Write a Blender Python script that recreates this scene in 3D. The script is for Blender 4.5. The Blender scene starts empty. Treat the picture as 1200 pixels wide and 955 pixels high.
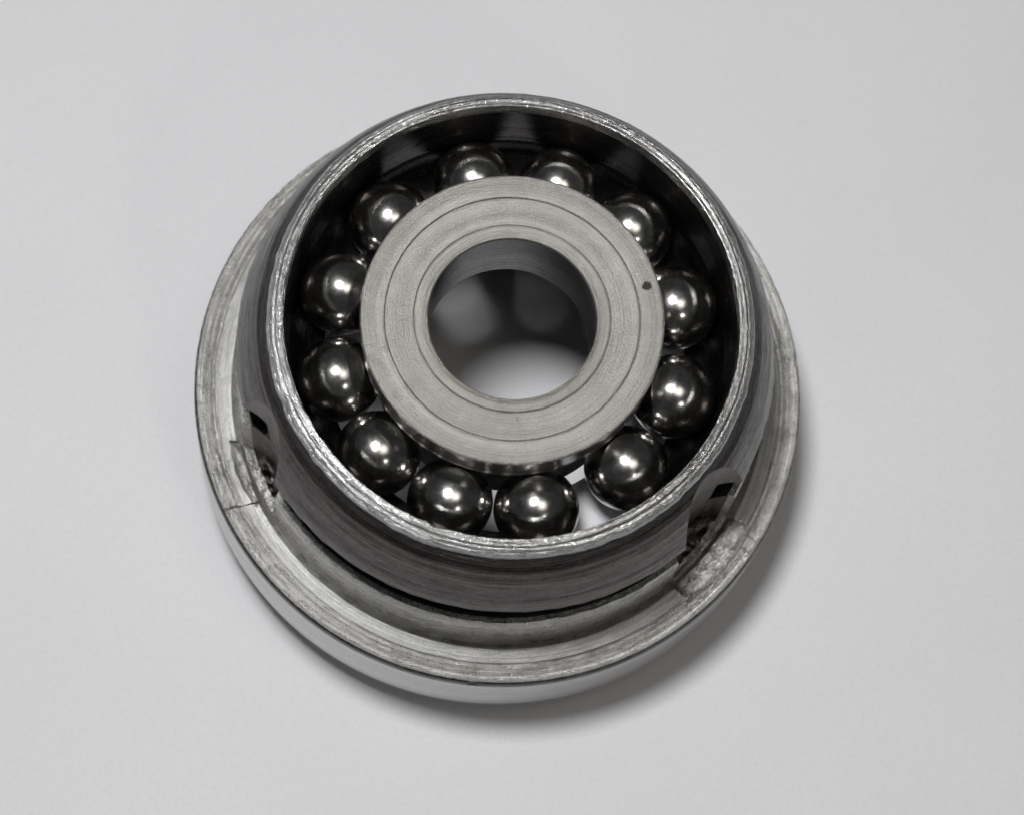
import bpy, bmesh, math
import numpy as np
from mathutils import Matrix, Vector, noise as mnoise

C = bpy.context.scene
COL = C.collection
S = 6.68e-5                     # metres per modelling unit (a 6.35 mm ball has radius 47.5 units)
rad = math.radians

# ---------------------------------------------------------------- camera
TH, PH, DIST, CX, CY = rad(17.73872811908843), rad(12.25243760302566), 3000.0, -14.07599962, 28.82929118
Rx = Matrix(((1, 0, 0), (0, math.cos(TH), math.sin(TH)), (0, -math.sin(TH), math.cos(TH))))
Rz = Matrix(((math.cos(PH), math.sin(PH), 0), (-math.sin(PH), math.cos(PH), 0), (0, 0, 1)))
Mw = Rz @ Rx
cam_loc = Mw.transposed() @ Vector((-CX, -CY, DIST))
cd = bpy.data.cameras.new('camera')
cam = bpy.data.objects.new('camera', cd); COL.objects.link(cam)
cam.matrix_world = Matrix.Translation(cam_loc * S) @ Mw.transposed().to_4x4()
cd.sensor_width = 36; cd.lens = 36 * DIST / 1200.0
cd.clip_start = 0.005; cd.clip_end = 20
cd.dof.use_dof = True; cd.dof.aperture_fstop = 38; cd.dof.focus_distance = (DIST - 150) * S
C.camera = cam

# ---------------------------------------------------------------- world, lamps, exposure
w = bpy.data.worlds.new('World'); C.world = w; w.use_nodes = True
bg = w.node_tree.nodes['Background']
bg.inputs[0].default_value = (0.95, 0.97, 1.0, 1); bg.inputs[1].default_value = 0.038

def lamp(name, direction, dist, size, power, col, size_y=None, soft=False):
    l = bpy.data.lights.new(name, 'AREA')
    l.shape = 'DISK' if size_y is None else 'RECTANGLE'
    l.size = size * S
    if size_y: l.size_y = size_y * S
    l.energy = power; l.color = col
    if soft:                                             # a diffuser that fades towards its edge
        l.use_nodes = True; t = l.node_tree
        em = t.nodes['Emission']; g = t.nodes.new('ShaderNodeNewGeometry')
        sub = t.nodes.new('ShaderNodeVectorMath'); sub.operation = 'DISTANCE'
        t.links.new(g.outputs['Parametric'], sub.inputs[0]); sub.inputs[1].default_value = (0.5, 0.5, 0)
        mr = t.nodes.new('ShaderNodeMapRange'); mr.interpolation_type = 'SMOOTHSTEP'
        t.links.new(sub.outputs['Value'], mr.inputs[0])
        mr.inputs[1].default_value = 0.0; mr.inputs[2].default_value = 0.5
        mr.inputs[3].default_value = 1.0; mr.inputs[4].default_value = 0.0
        t.links.new(mr.outputs[0], em.inputs['Strength'])
    o = bpy.data.objects.new(name, l); COL.objects.link(o)
    d = Vector(direction).normalized()
    o.location = d * dist * S
    o.rotation_euler = d.to_track_quat('Z', 'Y').to_euler()
    return o
lamp('key_lamp', (-0.165, 0.02, 1), 4200, 860, 0.585, (0.985, 0.985, 1.0))
lamp('ceiling_bounce_lamp', (0.22, -0.06, 1), 4200, 2500, 0.25, (1.0, 0.955, 0.89), 2300, True)
lamp('second_lamp', (0.53, -0.66, 1), 4600, 420, 0.035, (1.0, 0.97, 0.92))

C.view_settings.view_transform = 'Standard'
C.view_settings.look = 'None'
C.view_settings.exposure = 0
C.view_settings.gamma = 1
C.view_settings.use_curve_mapping = False

# ---------------------------------------------------------------- noise helpers
def vnoise(u, v, fu, fv, seed):
    """smooth value noise; u in 0..1 periodic with fu cells, v in units with cell 1/fv"""
    rng = np.random.RandomState(seed)
    fu = int(max(2, fu)); T = rng.rand(fu, 257) * 2 - 1
    a = (u % 1.0) * fu; b = v * fv
    i = np.floor(a).astype(int); j = np.floor(b).astype(int)
    fa = a - i; fb = b - j
    fa = fa * fa * (3 - 2 * fa); fb = fb * fb * (3 - 2 * fb)
    i0 = i % fu; i1 = (i + 1) % fu; j0 = j % 257; j1 = (j + 1) % 257
    return ((T[i0, j0] * (1 - fa) + T[i1, j0] * fa) * (1 - fb) + (T[i0, j1] * (1 - fa) + T[i1, j1] * fa) * fb)

def densify(prof, step):
    """prof: list of (r, z[, step]); closed"""
    out = []
    n = len(prof)
    for k in range(n):
        a = prof[k]; b = prof[(k + 1) % n]
        st = a[2] if len(a) > 2 else step
        L = math.hypot(b[0] - a[0], b[1] - a[1])
        m = max(1, int(round(L / st)))
        for q in range(m):
            t = q / m
            out.append((a[0] + (b[0] - a[0]) * t, a[1] + (b[1] - a[1]) * t))
    return out

def lathe_mesh(name, prof, nseg, step=3.0, disp=None, closed=True):
    pts = np.array(densify(prof, step), float)
    n = len(pts)
    ds = np.hypot(*(np.roll(pts, -1, 0) - pts).T); s = np.concatenate([[0], np.cumsum(ds)[:-1]])
    th = np.arange(nseg) / nseg
    U, Sg = np.meshgrid(th, s, indexing='ij')
    R = np.repeat(pts[None, :, 0], nseg, 0); Z = np.repeat(pts[None, :, 1], nseg, 0)
    if disp is not None:
        dR, dZ = disp(U, Sg, R.copy(), Z.copy()); R = R + dR; Z = Z + dZ
    A = U * 2 * math.pi
    co = np.stack([R * np.cos(A), R * np.sin(A), Z], -1).reshape(-1, 3)
    idx = np.arange(nseg * n).reshape(nseg, n)
    a = idx; b = np.roll(idx, -1, 0); c = np.roll(b, -1, 1); d = np.roll(idx, -1, 1)
    # orientation from the signed area of the profile
    area = 0.5 * np.sum(pts[:, 0] * np.roll(pts[:, 1], -1) - np.roll(pts[:, 0], -1) * pts[:, 1])
    f = np.stack([a, b, c, d], -1).reshape(-1, 4)
    if area < 0: f = f[:, ::-1]
    me = bpy.data.meshes.new(name)
    me.vertices.add(len(co)); me.vertices.foreach_set('co', co.ravel().astype(np.float32))
    nf = len(f)
    me.loops.add(nf * 4); me.loops.foreach_set('vertex_index', f.ravel().astype(np.int32))
    me.polygons.add(nf)
    me.polygons.foreach_set('loop_start', (np.arange(nf) * 4).astype(np.int32))
    me.polygons.foreach_set('loop_total', np.full(nf, 4, np.int32))
    me.update(calc_edges=True); me.validate()
    return me

def finish(me, angle=35):
    me.transform(Matrix.Scale(S, 4))
    me.polygons.foreach_set('use_smooth', np.ones(len(me.polygons), bool))
    me.set_sharp_from_angle(angle=rad(angle))
    me.update()

def add(name, me, mat, parent=None):
    o = bpy.data.objects.new(name, me); COL.objects.link(o)
    if mat is not None:
        me.materials.clear(); me.materials.append(mat)
    if parent is not None: o.parent = parent
    return o

def tag(o, label, cat, group=None):
    o['label'] = label; o['category'] = cat
    if group: o['group'] = group

# ---------------------------------------------------------------- materials
class NT:
    def __init__(self, name):
        self.m = bpy.data.materials.new(name); self.m.use_nodes = True
        self.t = self.m.node_tree; self.b = self.t.nodes['Principled BSDF']
    def n(self, typ, **kw):
        x = self.t.nodes.new(typ)
        for k, v in kw.items(): setattr(x, k, v)
        return x
    def l(self, a, b): self.t.links.new(a, b)
    def math(self, op, a, b=None, clamp=False):
        x = self.n('ShaderNodeMath', operation=op); x.use_clamp = clamp
        for i, v in enumerate((a, b)):
            if v is None: continue
            if isinstance(v, (int, float)): x.inputs[i].default_value = v
            else: self.l(v, x.inputs[i])
        return x.outputs[0]

def ring_coords(N):
    """(x/r, y/r) and r, z in modelling units"""
    tc = N.n('ShaderNodeTexCoord')
    sep = N.n('ShaderNodeSeparateXYZ'); N.l(tc.outputs['Object'], sep.inputs[0])
    x, y, z = sep.outputs
    r = N.math('SQRT', N.math('ADD', N.math('MULTIPLY', x, x), N.math('MULTIPLY', y, y)))
    cx = N.math('DIVIDE', x, r); cy = N.math('DIVIDE', y, r)
    ru = N.math('DIVIDE', r, S); zu = N.math('DIVIDE', z, S)
    return tc, cx, cy, ru, zu

def ring_noise(N, rc, k, f, detail=3, rough=0.6, seed=0.0, fz=None):
    tc, cx, cy, ru, zu = rc
    comb = N.n('ShaderNodeCombineXYZ')
    N.l(N.math('MULTIPLY', cx, k), comb.inputs[0]); N.l(N.math('MULTIPLY', cy, k), comb.inputs[1])
    N.l(N.math('MULTIPLY', ru, f), comb.inputs[2])
    no = N.n('ShaderNodeTexNoise', noise_dimensions='4D')
    N.l(comb.outputs[0], no.inputs['Vector'])
    N.l(N.math('ADD', N.math('MULTIPLY', zu, f if fz is None else fz), seed), no.inputs['W'])
    no.inputs['Scale'].default_value = 1; no.inputs['Detail'].default_value = detail
    no.inputs['Roughness'].default_value = rough
    return no.outputs['Fac']

def obj_noise(N, rc, unit, detail=3, rough=0.6):
    """isotropic noise whose cells are `unit` modelling units wide"""
    no = N.n('ShaderNodeTexNoise'); N.l(rc[0].outputs['Object'], no.inputs['Vector'])
    no.inputs['Scale'].default_value = 1.0 / (unit * S); no.inputs['Detail'].default_value = detail
    no.inputs['Roughness'].default_value = rough
    return no.outputs['Fac']

def ramp(N, fac, stops):
    cr = N.n('ShaderNodeValToRGB'); N.l(fac, cr.inputs[0])
    el = cr.color_ramp.elements
    while len(el) < len(stops): el.new(0.5)
    for e, (p, c) in zip(el, stops):
        e.position = p; e.color = (c[0], c[1], c[2], 1) if isinstance(c, tuple) else (c, c, c, 1)
    return cr.outputs[0]

def mixc(N, fac, a, b, mode='MIX'):
    mx = N.n('ShaderNodeMix', data_type='RGBA', blend_type=mode)
    if isinstance(fac, (int, float)): mx.inputs[0].default_value = fac
    else: N.l(fac, mx.inputs[0])
    for i, v in ((6, a), (7, b)):
        if isinstance(v, tuple): mx.inputs[i].default_value = (*v, 1)
        else: N.l(v, mx.inputs[i])
    return mx.outputs[2]

def bump(N, h, dist, strength=1.0, prev=None):
    b = N.n('ShaderNodeBump'); N.l(h, b.inputs['Height'])
    b.inputs['Distance'].default_value = dist * S; b.inputs['Strength'].default_value = strength
    if prev is not None: N.l(prev, b.inputs['Normal'])
    return b.outputs[0]

def steel(name, lo, hi, r_lo, r_hi, line_bump=0.6, line_f=0.45, grit=0.4, grit_unit=3.0, k=3.0,
          grime=None, grime_amt=0.5, aniso=0.0, line_mix=0.5, stain=None, fleck=0.0, grooves=()):
    N = NT(name); rc = ring_coords(N); b = N.b
    b.inputs['Metallic'].default_value = 1.0
    fine = ring_noise(N, rc, k, line_f, 4, 0.65)
    broad = ring_noise(N, rc, k * 0.6, line_f * 0.16, 3, 0.6, 7.3)
    blot = obj_noise(N, rc, 26, 5, 0.65)
    gr = obj_noise(N, rc, grit_unit, 3, 0.7)
    f1 = N.math('ADD', N.math('MULTIPLY', fine, line_mix), N.math('MULTIPLY', broad, 1.0 - line_mix if line_mix < 0.9 else 0.3))
    f1 = N.math('ADD', f1, N.math('MULTIPLY', N.math('SUBTRACT', gr, 0.5), 0.55))
    col = ramp(N, f1, [(0.30, lo), (0.62, hi)])
    for gr_r in grooves:                                 # dark colour along the turned grooves
        gd = N.math('ABSOLUTE', N.math('SUBTRACT', rc[3], N.math('ADD', gr_r - 1.5, N.math('MULTIPLY', broad, 3.0))))
        gd = N.math('ADD', gd, N.math('MULTIPLY', N.math('SUBTRACT', gr, 0.5), 1.5))
        col = mixc(N, ramp(N, gd, [(0.35, 0.75), (1.3, 0.0)]), col, (0.10, 0.09, 0.075))
    if grime:
        g = ramp(N, N.math('ADD', N.math('MULTIPLY', blot, 0.4), N.math('MULTIPLY', broad, 0.6)), [(0.40, 1.0), (0.60, 0.0)])
        g = N.math('MULTIPLY', g, grime_amt)
        col = mixc(N, g, col, grime)
    if fleck:                                            # tiny bright spots, glints put into the colour and smoothness
        fk = ramp(N, obj_noise(N, rc, 3.4, 2, 0.5), [(0.60, 0.0), (0.68, 1.0)])
        fk = N.math('MULTIPLY', fk, fleck)
        col = mixc(N, fk, col, (0.97, 0.97, 0.96))
    if stain:                                            # small dark blot of dried oil
        vm = N.n('ShaderNodeVectorMath', operation='SUBTRACT'); N.l(rc[0].outputs['Object'], vm.inputs[0])
        vm.inputs[1].default_value = tuple(c * S for c in stain[:3])
        vs = N.n('ShaderNodeVectorMath', operation='LENGTH'); N.l(vm.outputs[0], vs.inputs[0])
        d = N.math('ADD', N.math('DIVIDE', vs.outputs['Value'], stain[3] * S), N.math('MULTIPLY', N.math('SUBTRACT', obj_noise(N, rc, 5, 3), 0.5), 1.6))
        col = mixc(N, ramp(N, d, [(0.75, 1.0), (1.0, 0.0)]), col, (0.07, 0.065, 0.05))
    if aniso:
        b.inputs['Anisotropic'].default_value = aniso; b.inputs['Anisotropic Rotation'].default_value = 0.25
        tg = N.n('ShaderNodeTangent', direction_type='RADIAL', axis='Z'); N.l(tg.outputs[0], b.inputs['Tangent'])
    N.l(col, b.inputs['Base Color'])
    rr = N.math('ADD', r_lo, N.math('MULTIPLY', N.math('ADD', N.math('MULTIPLY', blot, 0.5), N.math('MULTIPLY', fine, 0.5)), r_hi - r_lo))
    if fleck: rr = N.math('SUBTRACT', rr, N.math('MULTIPLY', fk, 0.12))
    N.l(rr, b.inputs['Roughness'])
    nb = bump(N, fine, line_bump, 1.0)
    nb = bump(N, gr, grit, 1.0, nb)
    N.l(nb, b.inputs['Normal'])
    return N.m

M_flange = steel('turned_steel', (0.22, 0.215, 0.20), (0.78, 0.77, 0.75), 0.20, 0.36, 2.0, 0.62, 1.2, 2.0, 0.35, (0.18, 0.17, 0.145), 0.45, 0.35, 1.0, None, 0.5)
M_collar = steel('dark_worn_steel', (0.03, 0.028, 0.026), (0.17, 0.16, 0.15), 0.10, 0.24, 0.8, 0.62, 0.5, 2.2, 0.4, (0.025, 0.02, 0.018), 0.45, 0.3, 0.6)
M_rim = steel('ground_steel', (0.18, 0.18, 0.175), (0.64, 0.64, 0.63), 0.17, 0.32, 1.6, 0.62, 0.7, 3.6, 0.5, (0.18, 0.17, 0.155), 0.55, 0.2, 1.0, None, 0.7)
M_band = steel('bright_turned_band', (0.26, 0.26, 0.25), (0.64, 0.64, 0.63), 0.25, 0.36, 1.2, 0.6, 0.9, 2.2, 0.4, (0.26, 0.25, 0.23), 0.5, 0.3, 0.8)
M_notch = steel('torn_notch_metal', (0.36, 0.35, 0.33), (0.70, 0.69, 0.67), 0.34, 0.50, 0.3, 0.2, 1.8, 4.0, 2.0, (0.14, 0.135, 0.125), 0.5, 0.0, 0.3, None, 0.6)
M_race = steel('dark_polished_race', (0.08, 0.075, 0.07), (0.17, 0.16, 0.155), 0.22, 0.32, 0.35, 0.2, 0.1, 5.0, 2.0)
M_hub = steel('satin_machined_steel', (0.31, 0.298, 0.268), (0.60, 0.585, 0.545), 0.25, 0.36, 1.1, 0.62, 1.25, 1.7, 0.4, (0.30, 0.283, 0.245), 0.45, 0.8, 0.9, (135.7, 68.4, 232.6, 6.0), 0.08, (107.5, 139.0))
M_neck = steel('polished_cone_steel', (0.40, 0.39, 0.38), (0.56, 0.55, 0.54), 0.24, 0.34, 0.15, 0.3, 0.08, 5.0, 1.5)
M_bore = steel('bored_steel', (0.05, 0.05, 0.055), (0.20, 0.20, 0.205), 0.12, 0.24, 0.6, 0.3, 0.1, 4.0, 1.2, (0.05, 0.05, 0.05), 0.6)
M_side = steel('smooth_flange_edge', (0.36, 0.355, 0.345), (0.56, 0.55, 0.54), 0.18, 0.30, 0.4, 0.15, 0.15, 5.0, 1.5)

def ball_mat():
    N = NT('bearing_ball_steel'); rc = ring_coords(N); b = N.b
    b.inputs['Metallic'].default_value = 1
    g = obj_noise(N, rc, 9, 4, 0.7)
    N.l(ramp(N, g, [(0.35, (0.44, 0.43, 0.41)), (0.65, (0.58, 0.57, 0.55))]), b.inputs['Base Color'])
    N.l(N.math('ADD', 0.10, N.math('MULTIPLY', g, 0.16)), b.inputs['Roughness'])
    N.l(bump(N, obj_noise(N, rc, 14, 3), 0.25, 0.6), b.inputs['Normal'])
    return N.m
M_ball = ball_mat()

def paper_mat():
    N = NT('white_paper'); b = N.b; rc = ring_coords(N)
    g = obj_noise(N, rc, 300, 3, 0.5)
    base = ramp(N, g, [(0.3, (0.785, 0.785, 0.795)), (0.7, (0.81, 0.81, 0.82))])
    fib = obj_noise(N, rc, 5.0, 4, 0.75)
    N.l(mixc(N, ramp(N, fib, [(0.30, 0.35), (0.55, 0.0)]), base, (0.66, 0.66, 0.665)), b.inputs['Base Color'])
    b.inputs['Roughness'].default_value = 0.62; b.inputs['Specular IOR Level'].default_value = 0.25
    N.l(bump(N, obj_noise(N, rc, 2.6, 4, 0.75), 0.7, 0.7), b.inputs['Normal'])
    return N.m
M_paper = paper_mat()

def stand_in_mat():
    N = NT('pale_stand_in'); b = N.b; rc = ring_coords(N)
    N.l(ramp(N, obj_noise(N, rc, 12, 4), [(0.3, (0.66, 0.66, 0.68)), (0.7, (0.74, 0.74, 0.76))]), b.inputs['Base Color'])
    b.inputs['Roughness'].default_value = 0.5
    return N.m
M_stand_in = stand_in_mat()

# ---------------------------------------------------------------- the surface
ZT = -176.0
me = bpy.data.meshes.new('tabletop')
R0 = 9000
me.from_pydata([(-R0, -R0, ZT), (R0, -R0, ZT), (R0, R0, ZT), (-R0, R0, ZT), (-R0, -R0, ZT - 60), (R0, -R0, ZT - 60), (R0, R0, ZT - 60), (-R0, R0, ZT - 60)], [],
               [(0, 1, 2, 3), (7, 6, 5, 4), (0, 4, 5, 1), (1, 5, 6, 2), (2, 6, 7, 3), (3, 7, 4, 0)])
me.transform(Matrix.Scale(S, 4))
table = add('tabletop', me, M_paper); table['kind'] = 'structure'

# ---------------------------------------------------------------- bearing cup
def smooth(x): return x * x * (3 - 2 * x)
def window(x, a, b, c, d):
    return smooth(np.clip((x - a) / (b - a), 0, 1)) * (1 - smooth(np.clip((x - c) / (d - c), 0, 1)))

def empty(name):
    o = bpy.data.objects.new(name, None); COL.objects.link(o)
    o.empty_display_size = 0.005; o.location = (0, 0, ZT * S); return o
def child(name, me, mat, parent):
    o = add(name, me, mat, parent); o.location = (0, 0, -ZT * S); return o

cup = empty('bearing_cup')
tag(cup, 'large flanged steel bearing cup with scratched rim holding the ring of balls', 'bearing cup')

# flange disc -------------------------------------------------------
def d_flange(U, Sg, R, Z):
    top = window(R, 300, 306, 400, 410) * (Z > -62)
    ridge = window(R, 330, 334, 352, 356) * (Z > -30)
    slope = window(R, 305, 310, 326, 332) * (Z > -62)
    dz = ridge * (2.3 * np.sin((R - 331) * 2 * math.pi / 6.4 + 0.8 * vnoise(U, R, 5, 0.01, 3)) + 1.1 * vnoise(U, R, 60, 0.35, 4) + 0.6 * vnoise(U, R, 300, 0.5, 5))
    dz += slope * (0.25 * vnoise(U, R, 14, 0.35, 6) + 0.3 * vnoise(U, R, 160, 0.4, 7))
    dz += top * 1.6 * vnoise(U, R, 9, 0.03, 8)
    edge = window(R, 350, 353, 358.5, 361) * (Z > -15)
    nick = np.clip(vnoise(U, R, 190, 0.01, 9) - 0.55, 0, 1) * 6 + 0.7 * vnoise(U, R, 420, 0.1, 10)
    dz -= edge * nick
    dr = -edge * 0.4 * nick
    return dr, dz
prof = [(262, -60, 12), (303, -34, 3), (307, -32, 1.5), (311, -22, 1.5), (314, -13.5, 1.2), (316, -13, 1.5), (330, -15.5, 1.0), (332, -18, 1.0), (334, -11, 1.0), (340, -6, 1.1), (350, -5, 1.0), (353.5, -6, 1.0), (356.5, -12, 3), (357.2, -20, 8), (358, -118, 4), (355, -123, 6),
        (325, -126, 12), (262, -126, 12)]
prof = prof[::-1]
# (steps belong to the segment that follows a point, so rebuild them for the reversed order)
base = prof[::-1]
me_fl = lathe_mesh('flange', base, 1260, 3, d_flange)

# collar ------------------------------------------------------------
def d_collar(U, Sg, R, Z):
    wall = window(Z, 132, 140, 206, 214) * (R > 262)
    land = window(Z, -20, -10, 56, 60) * (R > 296)
    dr = wall * (0.8 * vnoise(U, Z, 7, 0.05, 20) + 0.5 * vnoise(U, Z, 40, 0.30, 21) + 0.25 * vnoise(U, Z, 260, 0.4, 22))
    dr += land * (0.5 * vnoise(U, Z, 20, 0.25, 23))
    lip = window(Z, 124, 127, 134, 138) * (R > 290)
    dr += lip * 0.8 * vnoise(U, Z, 150, 0.05, 24)
    lp2 = window(Z, 60, 63, 70, 73) * (R > 297)
    dr += lp2 * 0.9 * vnoise(U, Z, 220, 0.05, 25)
    return dr, lp2 * 0.8 * vnoise(U, R, 170, 0.1, 26)
base = [(252, 215, 5), (264, 215, 2), (268, 211, 2.5), (278.5, 199, 3), (286.5, 183, 3), (293.5, 165, 3), (298.5, 148, 2), (302, 133, 2), (303, 127.5, 1.5), (302, 125.5, 3), (281, 122, 4), (280, 62, 4), (299, 68, 2), (302, 69.5, 2), (304.2, 67, 3),
        (304.8, 55, 4), (304, 20, 6), (307, -28, 4), (303, -75, 12), (252, -75, 12)]
me_co = lathe_mesh('collar', base, 1260, 3, d_collar)

# rim band ------------------------------------------------------------
def d_rim(U, Sg, R, Z):
    out = window(R, 258, 264, 275, 280) * (Z > 212)
    inn = (1 - smooth(np.clip((R - 249) / 3, 0, 1))) * (Z > 224)
    top = window(R, 249, 251, 268, 272) * (Z > 219)
    phase = 9 * vnoise(U, R, 5, 0.001, 30)
    scal = vnoise(U, R, 118, 0.02, 31)
    front = 0.45 + 0.55 * smooth(np.clip((-np.sin(U * 2 * math.pi + 0.5) + 0.5) / 1.2, 0, 1))
    dr = out * (1.4 * scal * front + 0.5 * vnoise(U, R, 310, 0.05, 32))
    dz = top * (0.45 * vnoise(U, R, 90, 0.2, 33) * front + 0.5 * np.sin((R - 250) * 2 * math.pi / 4.6 + vnoise(U, R, 7, 0.01, 39)) + 0.6 * vnoise(U, R, 14, 0.42, 34) + 0.18 * vnoise(U, R, 330, 0.4, 35))
    nick = np.clip(vnoise(U, R, 70, 0.01, 36) - 0.6, 0, 1)
    nk2 = np.clip(vnoise(U, R, 240, 0.001, 45) - 0.82, 0, 1) * 10
    dz -= top * nk2 * smooth(np.clip((R - 258) / 6, 0, 1)) + inn * nick * 7
    dr += inn * (0.35 * vnoise(U, R, 260, 0.1, 37) + nick * 3)
    dr += 0.5 * vnoise(U, R, 6, 0.001, 38)
    return dr, dz
base = [(247.9, 230.6, 0.7), (248.6, 233, 0.7), (250.2, 233.8, 0.7), (251.6, 232.6, 1.0), (256, 232.6, 0.8), (257, 231.4, 1.0), (262, 229.0, 1.2), (266.3, 223.5, 1.5), (267, 219, 2), (265, 212, 6), (249.5, 212, 3), (247.8, 217, 3)]
me_ri = lathe_mesh('rim', base[::-1], 1260, 3, d_rim)

# raceway --------------------------------------------------------------
arc = [(194 + 49.3 * math.cos(rad(a)), 145 + 49.3 * math.sin(rad(a)), 4) for a in range(8, -74, -6)]
base = [(249.8, 228, 4), (249.0, 212, 4), (247.5, 180, 3), (244.5, 160, 3)] + arc + [(205, 97, 4), (205, 78, 4), (245, 60, 10), (256, 50, 10), (256, 220, 5)]
def d_race(U, Sg, R, Z):                              # race lip cut back at the front right, added so the pale sector shows
    a = (U * 360.0 + 180) % 360 - 180
    w_ = window(a, -64, -61, -34, -31) * (Z < 116) * (Z > 74) * (R < 233)
    return w_ * (233 - R), 0 * Z
me_ra = lathe_mesh('raceway', base, 720, 4, d_race)

# pale sector added below the balls, standing in for the brightness in the gap
def sector_mesh(name, r0, r1, z0, z1, a0, a1, n=48):
    bm = bmesh.new(); rows = []
    for k in range(n + 1):
        a = rad(a0 + (a1 - a0) * k / n)
        rows.append([bm.verts.new((r * math.cos(a), r * math.sin(a), z)) for r, z in ((r0, z0), (r1, z0), (r1, z1), (r0, z1))])
    for p, q in zip(rows, rows[1:]):
        for i in range(4): bm.faces.new((p[i], p[(i + 1) % 4], q[(i + 1) % 4], q[i]))
    bm.faces.new(rows[0]); bm.faces.new(rows[-1])
    bmesh.ops.recalc_face_normals(bm, faces=bm.faces)
    me = bpy.data.meshes.new(name); bm.to_mesh(me); bm.free(); return me
me_si = sector_mesh('stand_in', 164, 232.6, 80, 84, -72, -33)

# foot under the flange --------------------------------------------------
base = [(275, -120, 10), (318, -120, 8), (318, ZT + 3, 3), (315, ZT, 8), (279, ZT, 8), (275, ZT + 3, 8)]
me_ft = lathe_mesh('foot', base, 360, 6, None)

# wrench notches milled into collar and flange -----------------------------
def notch_cutter(ang, c, Rc, z_floor, seed, r_out, tail, slope=0.0):
    """closed prism: an arc biting into the collar, closed off on the flange by an arc of radius r_out; rough floor"""
    rng = np.random.RandomState(seed)
    n = 46
    pts = []
    hw = None
    # bite arc (circle centred at radius c)
    lim = math.acos(max(-1, min(1, (r_out - c) / Rc))) if abs(r_out - c) < Rc else 0.3
    for k in range(n + 1):
        a = lim + (2 * math.pi - 2 * lim) * k / n
        pts.append((c + Rc * math.cos(a), Rc * math.sin(a)))
    p0, p1 = pts[0], pts[-1]
    a0 = math.atan2(p1[1], p1[0]); a1 = math.atan2(p0[1], p0[0])
    for k in range(1, 12):
        a = a0 + (a1 - a0) * k / 12
        r = math.hypot(*p0) + tail * math.sin(math.pi * k / 12) + rng.uniform(-1, 1)
        pts.append((r * math.cos(a), r * math.sin(a)))
    bm = bmesh.new()
    m = len(pts); cxm = sum(p[0] for p in pts) / m; cym = sum(p[1] for p in pts) / m
    rings = []
    NR = 16
    for q in range(NR + 1):                                    # floor rings from centre to the edge
        f = q / NR
        if q == 0:
            rings.append([bm.verts.new((cxm, cym, z_floor))]); continue
        row = []
        for (x, y) in pts:
            X = cxm + (x - cxm) * f; Y = cym + (y - cym) * f
            up = 7 * max(0, f - 0.75) ** 2 * 16
            row.append(bm.verts.new((X, Y,
                                     z_floor + up + rng.uniform(-1.0, 1.0) * min(1, 2 * f) + slope * Y + 0.45 * min(0, X - r_out + 22) + 3.2 * mnoise.noise((X * 0.11, Y * 0.11, seed)) + 1.6 * mnoise.noise((X * 0.3, Y * 0.3, seed + 9.0)))))
        rings.append(row)
    for k in range(m): bm.faces.new((rings[0][0], rings[1][(k + 1) % m], rings[1][k]))
    for q in range(1, NR):
        for k in range(m):
            bm.faces.new((rings[q][k], rings[q][(k + 1) % m], rings[q + 1][(k + 1) % m], rings[q + 1][k]))
    top = [bm.verts.new((x, y, 400)) for (x, y) in pts]
    for k in range(m): bm.faces.new((rings[NR][k], rings[NR][(k + 1) % m], top[(k + 1) % m], top[k]))
    bm.faces.new(top)
    bmesh.ops.recalc_face_normals(bm, faces=bm.faces)
    me = bpy.data.meshes.new('cutter'); bm.to_mesh(me); bm.free()
    me.transform(Matrix.Rotation(ang, 4, 'Z'))
    return me
cutL = notch_cutter(rad(-145), 342, 64, -20, 5, 317, 2, 0.22)
cutR = notch_cutter(rad(-28), 330, 60, -20, 9, 333, 3, 0.0)
# narrow gouge across the flange ridges beside the left notch, two beside the right one
def gouge(ang, r0, r1, wdt, z0, tilt):
    bm = bmesh.new()
    rr = np.random.RandomState(int(abs(ang) * 1000) % 9999)
    n = 9; L = []
    for k in range(n):
        t = k / (n - 1); r = r0 + (r1 - r0) * t
        off = tilt * t + rr.uniform(-1.2, 1.2)
        L.append([bm.verts.new((r, off - wdt / 2 + rr.uniform(-.5, .5), 30)), bm.verts.new((r, off, z0 + (r - r0) * 0.25 + rr.uniform(-1, 1))), bm.verts.new((r, off + wdt / 2 + rr.uniform(-.5, .5), 30))])
    for k in range(n - 1):
        a, b = L[k], L[k + 1]
        for i in range(3): bm.faces.new((a[i], a[(i + 1) % 3], b[(i + 1) % 3], b[i]))
    bm.faces.new(L[0]); bm.faces.new(L[-1])
    bmesh.ops.recalc_face_normals(bm, faces=bm.faces)
    me = bpy.data.meshes.new('cutter'); bm.to_mesh(me); bm.free()
    me.transform(Matrix.Rotation(ang, 4, 'Z')); return me

def boolean(me, cutters):
    o = bpy.data.objects.new('tmp', me); COL.objects.link(o)
    tmp = []
    for cm in cutters:
        c = bpy.data.objects.new('tmpc', cm); COL.objects.link(c); tmp.append(c)
        md = o.modifiers.new('b', 'BOOLEAN'); md.operation = 'DIFFERENCE'; md.object = c; md.solver = 'EXACT'
    bpy.context.view_layer.update()
    dg = bpy.context.evaluated_depsgraph_get()
    new = bpy.data.meshes.new_from_object(o.evaluated_get(dg))
    for c in tmp: bpy.data.objects.remove(c)
    bpy.data.objects.remove(o)
    return new
gg = [gouge(rad(-140.5), 306, 354, 15, -26, -9), gouge(rad(-22), 316, 354, 10, -22, -6), gouge(rad(-19.6), 326, 356, 8, -18, -5),
      gouge(rad(-36), 326, 353, 7, -16, 4), gouge(rad(-38.5), 322, 352, 8, -18, -3)]
me_fl = boolean(me_fl, [cutL.copy(), cutR.copy()] + gg)
me_co = boolean(me_co, [cutL, cutR])
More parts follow.
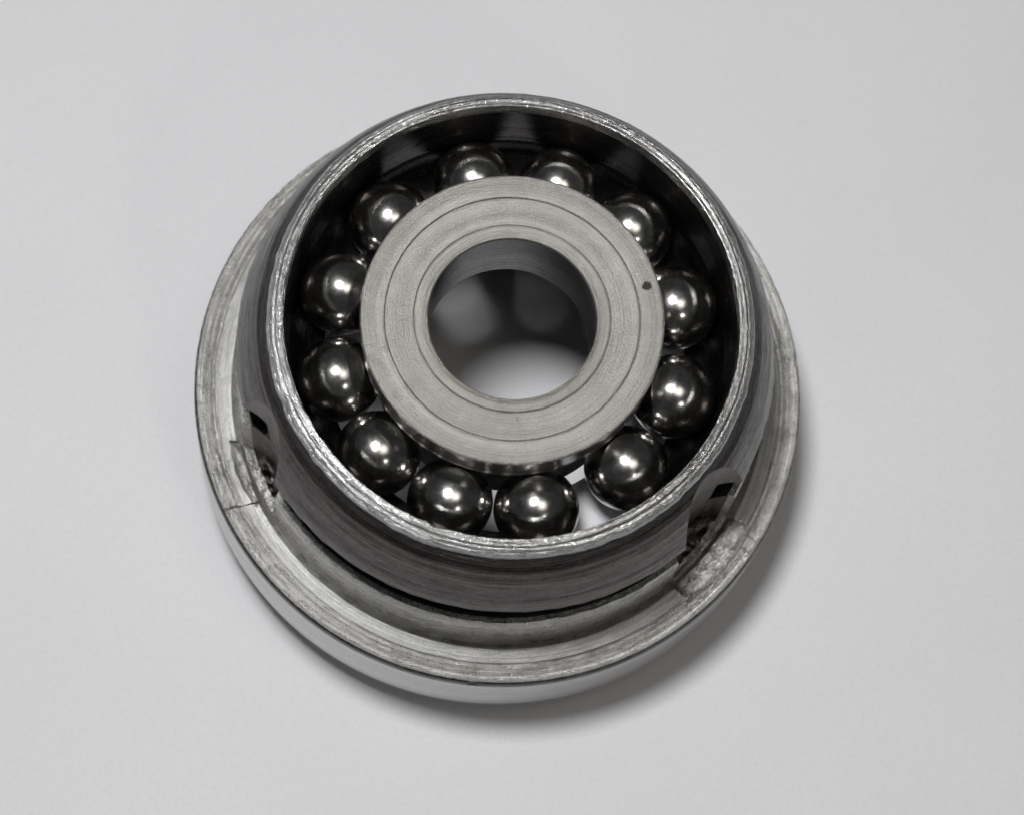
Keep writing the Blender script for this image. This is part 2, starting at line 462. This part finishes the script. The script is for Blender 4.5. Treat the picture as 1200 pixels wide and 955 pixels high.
for m_, mat, nm in ((me_fl, M_flange, 'flange'), (me_co, M_collar, 'collar'), (me_ri, M_rim, 'rim'), (me_ra, M_race, 'raceway'), (me_ft, M_side, 'foot'), (me_si, M_stand_in, 'gap_stand_in')):
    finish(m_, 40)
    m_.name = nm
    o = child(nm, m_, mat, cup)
    if nm == 'collar':
        m_.materials.append(M_flange)
        cen = np.zeros(len(m_.polygons) * 3, np.float32); m_.polygons.foreach_get('center', cen); cen = cen.reshape(-1, 3) / S
        m_.polygons.foreach_set('material_index', ((cen[:, 2] < 70.5) & (np.hypot(cen[:, 0], cen[:, 1]) > 296)).astype(np.int32))  # lower land takes the lighter steel, its lit look put into the colour
    if nm == 'flange':                                   # the turned top and the smooth outer edge
        m_.materials.append(M_side)
        cen = np.zeros(len(m_.polygons) * 3, np.float32); m_.polygons.foreach_get('center', cen); cen = cen.reshape(-1, 3) / S
        rr_ = np.hypot(cen[:, 0], cen[:, 1])
        m_.materials.append(M_band)
        mi = ((rr_ > 356.2) & (cen[:, 2] < -17)).astype(np.int32)
        nz = np.zeros(len(m_.polygons) * 3, np.float32); m_.polygons.foreach_get('normal', nz); nz = nz.reshape(-1, 3)
        m_.materials.append(M_notch); m_.materials.append(M_collar)
        mi[(rr_ > 353.8) & (cen[:, 2] > -20) & (cen[:, 2] < -6.5)] = 4  # bevel takes the dark steel, its dark reflection put into the colour
        mi[(rr_ > 313.5) & (rr_ < 331) & (cen[:, 2] < -9) & (cen[:, 2] > -19)] = 2
        for aa, cc, RR, ro in ((-145, 342, 64.5, 317), (-28, 330, 60.5, 334)):
            ddx = cen[:, 0] - cc * math.cos(rad(aa)); ddy = cen[:, 1] - cc * math.sin(rad(aa))
            mi[(np.hypot(ddx, ddy) < RR) & (rr_ < ro)] = 3
        m_.polygons.foreach_set('material_index', mi)

# ---------------------------------------------------------------- inner cone (hub)
cone = empty('bearing_cone')
tag(cone, 'round steel cone with flat satin face and open bore amid the balls', 'bearing cone')
def d_face(U, Sg, R, Z):
    f = window(R, 94, 96, 162, 165) * (Z > 226)
    step = 138.5 + 0.5 * vnoise(U, R, 16, 0.001, 50) + 0.6 * vnoise(U, R, 70, 0.001, 51)
    g1 = np.exp(-((R - step) / 1.0) ** 2)
    g2 = np.exp(-((R - 107 - 0.3 * vnoise(U, R, 9, 0.001, 52)) / 0.9) ** 2)
    g3 = np.exp(-((R - 122 - 0.5 * vnoise(U, R, 5, 0.001, 53)) / 1.0) ** 2)
    dz = f * (-1.6 * g1 - 1.2 * g2 - 0.5 * g3 * (0.5 + 0.5 * vnoise(U, R, 6, 0.001, 54))
              - 0.9 * smooth(np.clip((step - R) / 2, 0, 1)) - 0.05 * np.clip(step - R, 0, 30) - 0.02 * np.clip(120 - R, 0, 15) + 0.10 * vnoise(U, R, 4, 0.4, 55) + 0.05 * vnoise(U, R, 90, 0.6, 56))
    return 0 * R, dz
face = [(91.8, 226, 2), (92.6, 229.5, 1.0), (96.5, 232.0, 0.8), (98, 232.8, 0.8), (100, 232.6, 1.0), (163.5, 232.6, 1), (165.5, 231.2, 1.2), (166.2, 228.8, 2), (165.4, 226.6, 2), (163.4, 225.4, 4), (100, 224.5, 6), (93, 222, 3)]
m1 = lathe_mesh('face', face[::-1], 900, 3, d_face); finish(m1, 40); child('face_plate', m1, M_hub, cone)
ra = [(194.5 + 49.3 * math.cos(rad(a)), 145 + 49.3 * math.sin(rad(a)), 3) for a in range(128, 200, 6)]
body = [(91.8, 225.6, 4), (160, 225.8, 3), (162.8, 224, 3), (163, 187, 3)] + ra + [(147.5, 118, 4), (147, 60, 6), (132, 60, 6), (130, 118, 4), (100, 128, 3), (91.8, 134, 4)]
m2 = lathe_mesh('cone_body', body[::-1], 480, 4, None); finish(m2, 40); child('cone_race', m2, M_neck, cone)
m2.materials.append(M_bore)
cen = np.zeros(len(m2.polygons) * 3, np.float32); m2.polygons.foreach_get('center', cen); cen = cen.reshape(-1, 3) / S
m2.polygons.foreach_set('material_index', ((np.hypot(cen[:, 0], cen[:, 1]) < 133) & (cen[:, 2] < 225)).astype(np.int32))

# ---------------------------------------------------------------- balls
bm = bmesh.new(); bmesh.ops.create_uvsphere(bm, u_segments=72, v_segments=40, radius=47.4)
mb = bpy.data.meshes.new('steel_ball'); bm.to_mesh(mb); bm.free(); finish(mb, 60)
angs = [291.0, 262.6, 234.2, 205.5, 175.2, 145.2, 113.2, 84.6, 56.0, 25.2, 354.0, 324.4]
names = ['front steel ball bordering the left side of the empty gap in the ring',
         'front steel ball next but one to the left of the empty gap in the ring',
         'steel ball at the lower left, in front of the notch cut in the flange',
         'left steel ball standing upper right of the left flange notch, two balls above the lower left one',
         'left steel ball level with the middle of the bore of the cone',
         'steel ball at the upper left, partly covered by the cone face',
         'rear steel ball left of top centre, mostly hidden behind the cone face',
         'rear steel ball right of top centre, mostly hidden behind the cone face',
         'steel ball at the upper right, partly covered by the cone face',
         'right steel ball beside the small dark stain on the cone face',
         'right steel ball below the middle of the bore, between its two right hand neighbours',
         'lower right steel ball bordering the right side of the empty gap in the ring']
names[3] = 'left steel ball just right of the collar notch at the left'
names[10] = 'right steel ball just below the one beside the stain on the cone face'
first = None
for k, (a, lb) in enumerate(zip(angs, names)):
    o = add('steel_ball', mb, M_ball) if k == 0 else first.copy()
    if k == 0: first = o
    else: COL.objects.link(o)
    o.location = (194 * math.cos(rad(a)) * S, 194 * math.sin(rad(a)) * S, 145 * S)
    o.rotation_euler = (k * 1.3, k * 0.7, k * 2.1)
    tag(o, lb, 'bearing ball', 'balls around the cone')
